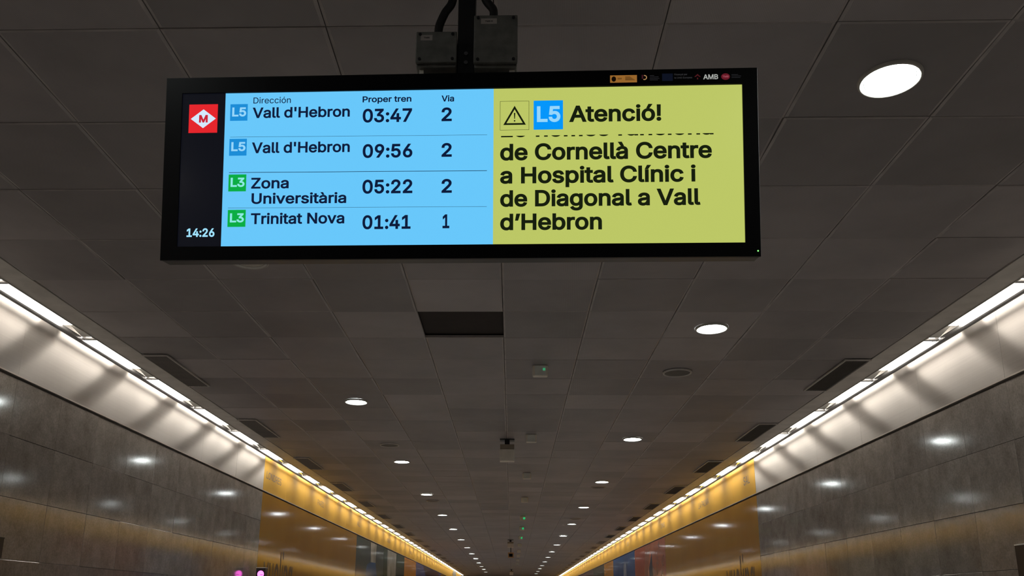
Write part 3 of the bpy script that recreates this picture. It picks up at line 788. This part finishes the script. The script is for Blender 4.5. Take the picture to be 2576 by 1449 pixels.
st.add([(c0.x,c0.y+.0075,.0003),(c0.x+.009,c0.y-.001,.0003),(c0.x+.005,c0.y-.001,.0003),(c0.x,c0.y+.003,.0003),(c0.x-.005,c0.y-.001,.0003),(c0.x-.009,c0.y-.001,.0003)], [(0,3,2,1),(0,5,4,3)])
st.add([(c0.x-.0016,c0.y-.008,.0003),(c0.x+.0016,c0.y-.008,.0003),(c0.x+.0016,c0.y-.003,.0003),(c0.x-.0016,c0.y-.003,.0003)], [(0,1,2,3)])
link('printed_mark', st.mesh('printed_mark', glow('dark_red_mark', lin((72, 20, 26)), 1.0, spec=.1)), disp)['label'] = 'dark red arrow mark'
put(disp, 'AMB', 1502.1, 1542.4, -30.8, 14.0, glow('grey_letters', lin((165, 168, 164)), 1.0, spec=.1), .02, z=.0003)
el = MB().add([(1.5625+.0118*math.cos(2*math.pi*i/24), -.0240+.0092*math.sin(2*math.pi*i/24), .0002) for i in range(24)], [tuple(range(24))])
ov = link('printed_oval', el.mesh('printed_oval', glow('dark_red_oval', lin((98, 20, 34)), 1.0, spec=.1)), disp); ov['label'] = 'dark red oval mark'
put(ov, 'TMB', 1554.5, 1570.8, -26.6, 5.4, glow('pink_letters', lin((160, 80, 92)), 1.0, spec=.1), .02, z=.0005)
led = MB().add([(1.6401+.0022*math.cos(2*math.pi*i/16), -.5094+.0022*math.sin(2*math.pi*i/16), .0006) for i in range(16)], [tuple(range(16))])
link('status_light', led.mesh('status_light', glow('green_status', lin((120, 255, 110)), 2.0)), disp)['label'] = 'tiny green light'

# ================================================================== POLE, JUNCTION BOXES, CONDUITS
root = thing('hanging_pole', 'black square pole carrying the hanging screen from the ceiling', 'pole', (-.139, 2.18, H))
zt = EYE + 1.40 - H
link('tube', MB().box(-.026, -.026, zt, .026, .026, -.012).mesh('tube', M['black_metal'], bevel=.003), root)
link('ceiling_plate', MB().box(-.09, -.09, -.012, .09, .09, -.001).mesh('ceiling_plate', M['black_metal'], bevel=.002), root)
link('foot_plate', MB().box(-.135, -.014, zt, .145, .030, zt+.085).mesh('foot_plate', M['black_metal'], bevel=.003), root)
for z in (-.42, -.45):
    link('bolt', MB().lathe([(.006,0),(.006,.004),(.001,.005)], 12).mesh('bolt', M['rail']), root, (0, -.026, z), (math.pi/2, 0, 0))
def jbox(lab, x0, x1, z0, z1, y, tagx, tagw, tx):
    root = thing('junction_box', lab, 'junction box', (x0, y, EYE + z0))
    w_, h_ = x1-x0, z1-z0
    link('housing', MB().box(0, .008, 0, w_, .075, h_).mesh('housing', M['grey_steel'], bevel=.003), root)
    link('lid', MB().box(-.002, -.004, .008, w_+.002, .008, h_-.002).mesh('lid', M['grey_steel'], bevel=.0025), root)
    for a, c in ((.010,.018),(w_-.010,.018),(.010,h_-.012),(w_-.010,h_-.012)):
        link('screw', MB().lathe([(.0045,0),(.0045,.003),(.0005,.0035)], 12).mesh('screw', M['black_metal']), root, (a, -.004, c), (math.pi/2, 0, 0))
    t_ = link('sticker', MB().box(tagx, -.0046, h_-.032, tagx+tagw, -.0041, h_-.014).mesh('sticker', plain('pale_sticker', (.42,.38,.36), rough=.6)), root)
    pr_ = text_mesh('print', tx, tagx+tagw*.25, tagx+tagw*.75, 0, .0045, M['black_metal'], weight=.03)
    o = link('print', pr_, t_, (0, -.0049, h_-.0255), (math.pi/2, 0, 0))
    # white bracket showing under the box
    link('mounting_lug', MB().box((.008 if tagw < .04 else w_-.022), .02, -.022, (.020 if tagw < .04 else w_-.006), .03, 0).mesh('mounting_lug', M['beige']), root)
    link('cable_gland', MB().lathe([(.017,0),(.017,.012),(.014,.014),(.014,.02)], 16).mesh('cable_gland', M['black_metal']), root, ((w_*.5) if tagw < .04 else w_*.42, .04, h_))
    return root
jbox('smaller grey metal junction box left of the black pole', -.281, -.166, 1.505, 1.617, 2.12, .012, .034, 'TMB')
jbox('taller grey metal junction box right of the black pole', -.112, .010, 1.488, 1.655, 2.10, .018, .046, 'TMB R')
def conduit(lab, pts):
    # smooth path through the points
    P = [Vector(p) for p in pts]; out = []
    for i in range(len(P)-1):
        p0, p1, p2, p3 = P[max(i-1,0)], P[i], P[i+1], P[min(i+2, len(P)-1)]
        for k in range(8):
            t = k/8; out.append(.5*((2*p1)+(p2-p0)*t+(2*p0-5*p1+4*p2-p3)*t*t+(3*p1-p0-3*p2+p3)*t**3))
    out.append(P[-1])
    tag(link('cable_conduit', MB().tube(out, .0125, 12).mesh('cable_conduit', M['cable'], smooth=True)), lab, 'cable')
conduit('black flexible conduit curving from the pole to the left junction box', [(-.222,2.16,EYE+1.630),(-.221,2.16,EYE+1.665),(-.205,2.16,EYE+1.711),(-.184,2.16,EYE+1.750),(-.182,2.165,EYE+1.82),(-.190,2.17,H-.014)])
conduit('black flexible conduit curving from the pole to the right junction box', [(-.060,2.14,EYE+1.672),(-.060,2.14,EYE+1.705),(-.083,2.145,EYE+1.745),(-.098,2.135,EYE+1.80),(-.096,2.13,EYE+1.88),(-.092,2.13,H-.014)])
